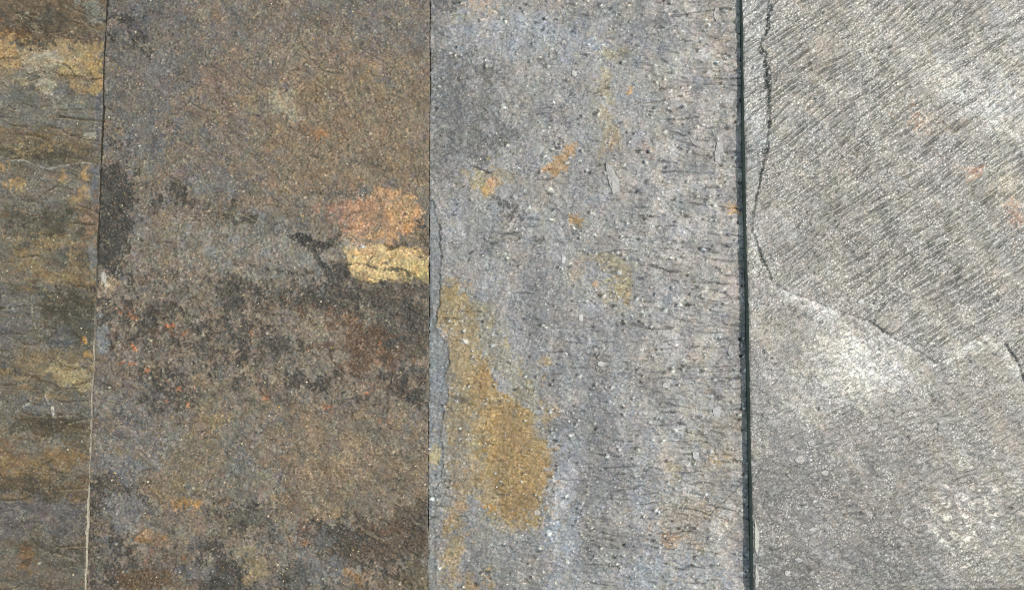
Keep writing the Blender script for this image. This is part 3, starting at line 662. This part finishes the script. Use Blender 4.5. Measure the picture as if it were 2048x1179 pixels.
# hair crack and chipped left margin
L([(1484, 964), (1462, 990), (1440, 1010), (1408, 1038), (1380, 1062), (1358, 1076), (1336, 1097)], (84, 74, 60), 1.5, .75, .25, .3, dh=-.5)
strip = [(852, 395), (868, 400), (874, 412), (878, 450), (881, 500), (878, 560), (878, 600), (876, 650), (880, 668), (892, 688), (897, 730), (894, 790), (887, 832), (884, 852), (880, 882), (884, 930), (881, 952), (868, 968), (852, 972)]
m3.step(strip, -.95, .9, .35, .8, (130, 133, 135), .8)
m3.step([(852, 40), (865, 44), (870, 70), (873, 110), (866, 115), (852, 115)], -.5, .8, .1, .2)
m3.step([(852, 968), (868, 975), (871, 1010), (868, 1050), (870, 1100), (873, 1150), (870, 1300), (852, 1300)], -.7, .8, .2, .3, (126, 128, 128), .5)
m3.step([(852, 560), (866, 620), (868, 645), (874, 664), (874, 690), (852, 700)], -.4, .8, .1, .2)
L([(868, 402), (874, 412), (878, 450), (881, 500), (878, 560), (878, 600), (876, 650)], (66, 66, 63), 1.8, .7, .35, 1.2, dh=-.5)
L([(893, 690), (897, 730), (894, 790), (887, 832), (884, 852), (880, 882), (884, 930), (881, 952)], (66, 66, 63), 1.8, .7, .35, 1.2, dh=-.5)
B(867, 862, 6, 8, (186, 162, 104), .8); B(864, 912, 9, 22, (182, 164, 124), .8)
# fine rippled cracks with knots
gate = sstep(-.4, .9, m3.N(40, 260, 1.2) + 2.2 * sstep(1120, 1400, m3.X) - .9 + .6 * sstep(200, 420, m3.Y) - .8 * sstep(1140, 900, m3.X))
ph = (m3.Y * math.cos(.06) - m3.X * math.sin(.06)) * 2 * math.pi / 17 + 3.6 * m3.N(60, 260, 1.3, -3, 3.0) + .5 * m3.N(10, 50, .9, -3, 4.0)
ripple = np.cos(ph)
line = sstep(.84, .985, ripple) * sstep(-.1, .7, m3.N(12, 60, .9, ang=-3, aspect=4)) * gate
m3.H += .10 * gate * ripple * -1
m3.H -= .6 * line; full = (slice(0, m3.h), slice(0, m3.w)); m3.paint(full, .66 * line, (60, 58, 55))
m3.H += .25 * gate * m3.N(7, 30, .8, ang=-3, aspect=2.2)
wv = m3.N(5, 22, .6, ang=78, aspect=4) * sstep(1090, 1010, m3.X) * sstep(560, 640, m3.Y)
m3.H += .10 * wv
dens = (.35 + .65 * sstep(.2, .9, ripple)) * np.clip(.22 + .78 * np.maximum(gate, .6 * sstep(990, 1060, m3.X)), 0, 1)
m3.pits(1800, 1.1, 3.3, 1.2, (46, 46, 44), (240, 238, 232), dens=dens, bump=1.1, pa=.72, fa=1.0)
m3.col *= np.array([.985, 1.01, .985], np.float32)
m3.tone(40, 160, .07, .01, 84, 3.0); m3.tone(9, 50, .06, .02); m3.tone(30, 160, .06, .02); m3.tone(4, 12, .09, .012)
m3.H += m3.relief(.10) + m3.ledges(.18, 12, 260, 1.0) + m3.crust(.20, 6, 26, 1.5, -3, 1.8) + 0.05 * m3.fine * sstep(-.5, 1.5, m3.N(15, 100, 1.0)) * 2 + 0.4 * m3.N(140, 600, 1.5)
m3.H += 4.0 * sstep(1250, 1490, m3.X) * sstep(420, -60, m3.Y)
m3.tint(m3.N(3.2, 9, .2), 1.3, 2.2, (188, 186, 180), .55, .38)
m3.tint(m3.N(3.2, 9, .2), 1.3, 2.2, (76, 76, 75), .55)
m3.grain(.14, .04, .02)

# ================================================================ SLAB 4: silver, ribbed, thick
m4 = Map(1470, 720, 44, (114, 111, 102), 0.48)
P, B, L = m4.P, m4.B, m4.L
m4.tint(m4.N(30, 240, 1.3, ang=-50, aspect=2.5), .1, 1.3, (124, 122, 122), .7)
m4.tint(m4.N(30, 200, 1.3, ang=-50, aspect=2.5), .5, 1.5, (142, 134, 120), .6)
m4.tint(m4.N(10, 60, 1.1), .8, 1.7, (112, 110, 107), .5)
P([(1560, 330), (1800, 300), (1960, 420), (1960, 620), (1800, 640), (1600, 570)], (112, 108, 98), .7, 40, 25)
lowd = m4.field([(1600, 980, 170, 130, 1.0), (1560, 1150, 150, 120, 1.0), (1740, 1080, 150, 110, 1.0), (1780, 940, 120, 80, .8), (1540, 780, 60, 70, .5)])
m4.paint((slice(0, m4.h), slice(0, m4.w)), .85 * sstep(.15, 1.0, lowd + .12 * m4.N(8, 90, 1.0)), (90, 88, 86), .6)
upper = [(1540, -140), (1536, 15), (1531, 60), (1523, 80), (1517, 100), (1529, 116), (1535, 145), (1539, 180), (1541, 200), (1538, 240), (1533, 280), (1527, 310), (1524, 350), (1516, 380), (1512, 410), (1506, 440), (1504, 462), (1512, 482), (1521, 506), (1534, 535), (1545, 562),
         (1580, 585), (1612, 596), (1640, 606), (1672, 620), (1704, 630), (1730, 637), (1775, 664), (1815, 690), (1845, 706), (1872, 726), (1900, 712), (1926, 692), (1950, 678), (1974, 688), (2002, 680), (2014, 694), (2030, 722), (2050, 764), (2200, 900), (2200, -140)]
w_, d_ = m4.sd_poly(upper, .12, margin=400)
up = np.zeros((m4.h, m4.w), np.float32); up[w_] = sstep(.9, -.9, d_ + .3 * m4.rag[w_])
dd = np.full((m4.h, m4.w), 400., np.float32); dd[w_] = d_
m4.H += (.5 + 1.0 * sstep(570, 440, m4.Y)) * up
lower = 1 - up
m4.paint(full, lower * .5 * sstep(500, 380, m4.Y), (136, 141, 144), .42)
# sunlit broken lip and sun glare bands painted in with pale mica colour
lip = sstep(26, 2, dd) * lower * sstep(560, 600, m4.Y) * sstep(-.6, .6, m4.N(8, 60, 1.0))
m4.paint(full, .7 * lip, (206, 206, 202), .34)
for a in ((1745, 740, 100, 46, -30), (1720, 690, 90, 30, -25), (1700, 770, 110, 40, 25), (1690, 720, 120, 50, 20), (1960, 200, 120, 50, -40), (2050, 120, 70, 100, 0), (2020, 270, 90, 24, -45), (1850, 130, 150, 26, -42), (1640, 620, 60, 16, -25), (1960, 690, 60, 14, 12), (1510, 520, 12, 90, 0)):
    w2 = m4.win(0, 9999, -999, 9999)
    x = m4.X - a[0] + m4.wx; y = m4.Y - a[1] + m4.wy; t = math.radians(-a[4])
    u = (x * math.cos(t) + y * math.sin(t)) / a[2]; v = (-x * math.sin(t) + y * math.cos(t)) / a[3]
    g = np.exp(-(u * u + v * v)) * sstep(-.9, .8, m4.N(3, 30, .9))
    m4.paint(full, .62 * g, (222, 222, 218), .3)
# rust and cream stains
L([(1800, 185), (1818, 205), (1826, 226), (1832, 246), (1850, 266), (1866, 292), (1880, 320)], (184, 146, 112), 8, .6, 1.0, 1.4)
B(1825, 240, 12, 16, (178, 140, 104), .7); B(1880, 255, 34, 18, (176, 158, 136), .5); B(1956, 348, 13, 15, (184, 124, 90), .75); B(1940, 338, 12, 6, (186, 138, 106), .6); B(2036, 432, 12, 34, (176, 128, 96), .7, ang=30)
B(2000, 375, 40, 30, (172, 160, 134), .5); B(1650, 90, 16, 80, (160, 146, 126), .45, ang=-20); B(2010, 405, 10, 8, (180, 140, 104), .5); B(1918, 345, 20, 10, (166, 152, 132), .5)
B(1700, 1060, 110, 70, (118, 115, 115), .6, soft=.7); B(1640, 900, 120, 60, (116, 116, 117), .5, soft=.7); B(1620, 1010, 50, 60, (112, 112, 116), .5, soft=.7); B(1800, 980, 140, 60, (130, 122, 112), .4, soft=.7)
spk = np.exp(-(((m4.X - 1950) / 110) ** 2 + ((m4.Y - 1030) / 110) ** 2) ** 1.4)
m4.tint(m4.N(4.5, 40, 1.0, ang=-20, aspect=1.6), .2, 1.0, (220, 216, 206), .95, .34, mask=spk * sstep(-1.0, .6, m4.N(20, 90, 1.0)))
m4.tint(m4.N(3, 22, .9), 1.1, 1.8, (176, 174, 168), .6, .38)
# ribs
a35 = math.radians(35)
ph4 = (m4.X * math.sin(a35) + m4.Y * math.cos(a35)) * 2 * math.pi / 11.5 + 3.2 * m4.N(60, 260, 1.3, 35, 3.0) + .55 * m4.N(10, 50, .9, 35, 4.0)
ribs = np.cos(ph4)
br = sstep(-.3, .7, m4.N(12, 60, .9, ang=35, aspect=4.5))
zone = np.clip(up * 1.0 + lower * (.75 * sstep(700, 500, m4.Y) + .45 * sstep(960, 700, m4.Y)), 0, 1) * (1 - .45 * sstep(1750, 1600, m4.X) * sstep(250, 420, m4.Y))
groove = sstep(.78, .98, ribs) * br * zone
crest = sstep(.1, .8, -ribs) * zone * sstep(-.4, .8, m4.N(4, 18, .5, ang=35, aspect=1.6))
m4.H += .18 * crest; m4.paint(full, .55 * crest, (206, 204, 196), .32)  # crests painted pale as glints between the grooves
m4.H -= .75 * groove + .10 * ribs * zone; m4.paint(full, .52 * groove, (60, 60, 55))
m4.H += .16 * zone * m4.N(9, 24, .6, ang=35, aspect=4.0)
# cracks
def crack(pts, wd, dep): m4.L(pts, (40, 44, 42), wd, .9, .28, 1.3, dh=-dep)
crack([(1539, 20), (1535, 30), (1532, 58), (1526, 74)], 3.6, 1.6); crack([(1519, 103), (1530, 118), (1535, 148), (1539, 182), (1541, 200), (1538, 240), (1532, 280), (1527, 312)], 3.8, 1.8)
crack([(1526, 318), (1524, 350), (1516, 378), (1512, 410)], 1.6, 1.0); crack([(1508, 470), (1520, 505), (1534, 536), (1543, 558)], 1.5, 1.0)
crack([(1716, 632), (1738, 642), (1775, 665), (1810, 688)], 1.6, 1.2); crack([(2004, 682), (2014, 696), (2030, 722), (2052, 768)], 2.0, 1.4); crack([(1873, 812), (1879, 838), (1876, 868)], 1.4, .8)
crack([(1570, 583), (1582, 590)], 1.5, .8)
m4.pits(520, .9, 3.0, .8, (60, 60, 56), (214, 212, 204), bump=.6)
m4.H += m4.relief(.04) + m4.crust(.18, 6, 26, 1.5, 36, 2.2) + 0.06 * m4.fine * sstep(-.5, 1.5, m4.N(15, 100, 1.0)) * 2 + 0.5 * m4.N(140, 600, 1.5)
m4.col *= (np.array([.97, .955, .90]) * (1 - .10 * up[..., None])).astype(np.float32)
m4.tone(9, 60, .08, .025, -48, 1.8); m4.tone(30, 160, .12, .02, -48, 2.6); m4.tone(4, 12, .10, .012)
m4.tint(m4.N(3.4, 10, .2), .8, 1.5, (238, 236, 228), .85, .28, mask=.22 + .75 * sstep(-.6, 1.0, m4.N(18, 140, 1.0, -48, 2.0) + .8 * zone - .4))  # sparkle painted in as white grains
m4.tint(m4.N(6, 40, 1.0, -30, 1.6), .8, 1.6, (168, 166, 160), .5, .42, mask=1 - .7 * zone)
m4.tint(m4.N(3.2, 9, .2), 1.2, 2.1, (74, 74, 70), .6)
m4.grain(.16, .04, .02)

# ================================================================ placing the slabs
def edge(pa, pb, z): return (unproject(*pa, z), unproject(*pb, z))
J1R = edge((214, 0), (173, 1179), 0.0); J1L = edge((207.5, 0), (172.4, 1179), 0.0)
J2R = edge((861.4, 0), (856.0, 1179), 0.0); J2L = edge((859.6, 0), (855.0, 1179), 0.0)
Z4 = 0.0120
J3T = edge((1484.5, 0), (1508, 1179), Z4)
off = lambda e, dx: ((e[0][0] + dx, e[0][1]), (e[1][0] + dx, e[1][1]))
tilt = lambda a: (lambda x, y: np.asarray(-y / 0.27 * a, float))
zt2 = lambda x, y: -np.asarray(y, float) / 0.27 * 0.0012
zt1 = lambda x, y: zt2(x, y) - (np.asarray(y, float) + 0.005) / 0.22 * 0.0023
zt3 = lambda x, y: np.zeros_like(np.asarray(x, float))
zt4 = lambda x, y: np.full_like(np.asarray(x, float), Z4)
y_end4 = unproject(1940, 1177.5, Z4)[1]
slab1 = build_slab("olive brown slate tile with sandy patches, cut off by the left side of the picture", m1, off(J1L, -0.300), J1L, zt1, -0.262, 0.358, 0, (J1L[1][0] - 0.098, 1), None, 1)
slab2 = build_slab("brown rusty slate tile with dark stains and an orange yellow patch at its edge", m2, J1R, J2L, zt2, -0.256, 0.364, 1, (-1, 1), None, 2)
slab3 = build_slab("grey pitted slate tile with a long ochre tongue stain, in shadow along its right edge", m3, J2R, off(J3T, -0.0003), zt3, -0.260, 0.360, 2, (-1, 1), None, 3)
slab4 = build_slab("thick silvery ribbed slate tile standing higher than its neighbour, with a dark edge", m4, J3T, off(J3T, 0.300), zt4, y_end4, y_end4 + 0.60, 3, (-1, unproject(2070, 590, Z4)[0]), None, 4)

# ---------------------------------------------------------------- flakes
pale = (176, 174, 170)
for i, (pts, th, tl, c) in enumerate((
    ([(1211, 325), (1222, 330), (1230, 346), (1240, 360), (1239, 384), (1226, 390), (1219, 370), (1212, 346)], 1.1, (-.10, 0), pale),
    ([(1433, 283), (1446, 283), (1448, 305), (1441, 330), (1430, 322), (1429, 305)], 1.2, (-.10, .02), (178, 176, 172)),
    ([(1376, 274), (1392, 280), (1398, 292), (1388, 290)], .9, (-.08, 0), (160, 158, 154)),
    ([(1124, 510), (1131, 513), (1131, 528), (1123, 526)], .9, (-.12, .05), (226, 226, 222)),
    ([(1143, 142), (1150, 141), (1155, 150), (1150, 155), (1143, 151)], .9, (-.1, 0), (206, 204, 198)),
    (blob_pts(1162, 635, 6, 8, 8, 1), .8, (-.12, 0), (216, 214, 208)),
    (blob_pts(1203, 728, 8, 6, 8, 2), .8, (-.1, .05), (208, 206, 200)),
    (blob_pts(1333, 769, 9, 7, 8, 3), .9, (-.1, .05), (206, 204, 198)),
    (blob_pts(1462, 704, 7, 15, 10, 4), .7, (-.06, 0), (170, 168, 162)),
    (blob_pts(1434, 822, 9, 12, 9, 5), .8, (-.08, .04), (196, 196, 194)),
    (blob_pts(1391, 910, 8, 9, 8, 6), .8, (-.1, .04), (206, 206, 204)),
    (blob_pts(1431, 30, 6, 17, 10, 7), .8, (-.1, .0), (196, 192, 184)),
    (blob_pts(1240, 291, 4, 18, 10, 8, 8), .6, (-.06, .0), (150, 140, 120)),
    (blob_pts(1074, 1024, 8, 6, 8, 9), .8, (-.1, .05), (210, 200, 182)),
    (blob_pts(1246, 1140, 9, 8, 8, 10), .7, (-.1, .05), (188, 188, 188)))):
    add_flake(slab3, m3, 2, pts, 0.0, th, c, tl)
for i, (pts, th, tl, c) in enumerate((
    (blob_pts(1600, 918, 11, 8, 10, 11), .6, (-.03, 0), (176, 172, 164)), (blob_pts(1649, 945, 9, 6, 9, 12), .6, (-.03, 0), (182, 178, 170)),
    (blob_pts(1622, 884, 9, 7, 9, 13), .5, (-.03, 0), (170, 170, 166)), (blob_pts(1722, 603, 8, 6, 7, 14), .9, (-.08, .04), (206, 206, 204)),
    (blob_pts(1625, 1058, 9, 5, 8, 15), .7, (-.08, .03), (198, 196, 190)), (blob_pts(1574, 1145, 7, 6, 8, 16), .8, (-.08, .03), (206, 204, 198)),
    (blob_pts(1597, 1118, 8, 5, 8, 17), .6, (-.05, .03), (170, 172, 170)),
    ([(1509, 1036), (1513, 1050), (1518, 1066), (1518, 1092), (1513, 1110), (1509, 1096)], 1.0, (-.06, 0), (206, 204, 190)),
    ([(1511, 1128), (1515, 1140), (1518, 1158), (1514, 1176), (1510, 1172)], 1.0, (-.06, 0), (196, 196, 184)))):
    add_flake(slab4, m4, 3, pts, Z4, th, c, tl)
for pts, th, tl, c in ((blob_pts(727, 494, 5, 4, 8, 21), .8, (-.1, .05), (214, 212, 206)), (blob_pts(717, 830, 12, 9, 10, 22), .9, (.0, .0), (140, 114, 80)), (blob_pts(401, 850, 13, 9, 10, 23), .8, (0, 0), (140, 118, 92)), (blob_pts(207, 553, 6, 11, 9, 24), .6, (0, 0), (192, 186, 172))):
    w = unproject(*pts[0], 0.0)
    add_flake(slab2, m2, 1, pts, float(zt2(w[0], w[1])), th, c, tl)
for pts, th, tl, c in ((blob_pts(107, 822, 3.5, 10, 9, 31), .8, (-.1, 0), (210, 208, 200)), (blob_pts(179, 272, 16, 7, 11, 32, -10), .5, (0, 0), (156, 154, 132))):
    w = unproject(*pts[0], 0.0)
    add_flake(slab1, m1, 0, pts, float(zt1(w[0], w[1])), th, c, tl)
# ---------------------------------------------------------------- glinting grains
scatter_grains(slab2, m2, 1, zt2, 520, (205, 855), (-20, 1200), .75, ((214, 200, 150), (232, 224, 200), (206, 170, 96)), 5)
scatter_grains(slab1, m1, 0, zt1, 110, (5, 172), (-20, 1200), .7, ((214, 206, 180), (200, 190, 160)), 6)
scatter_grains(slab3, m3, 2, zt3, 420, (900, 1470), (-20, 1200), .8, ((232, 230, 224), (214, 212, 206)), 7, dens)
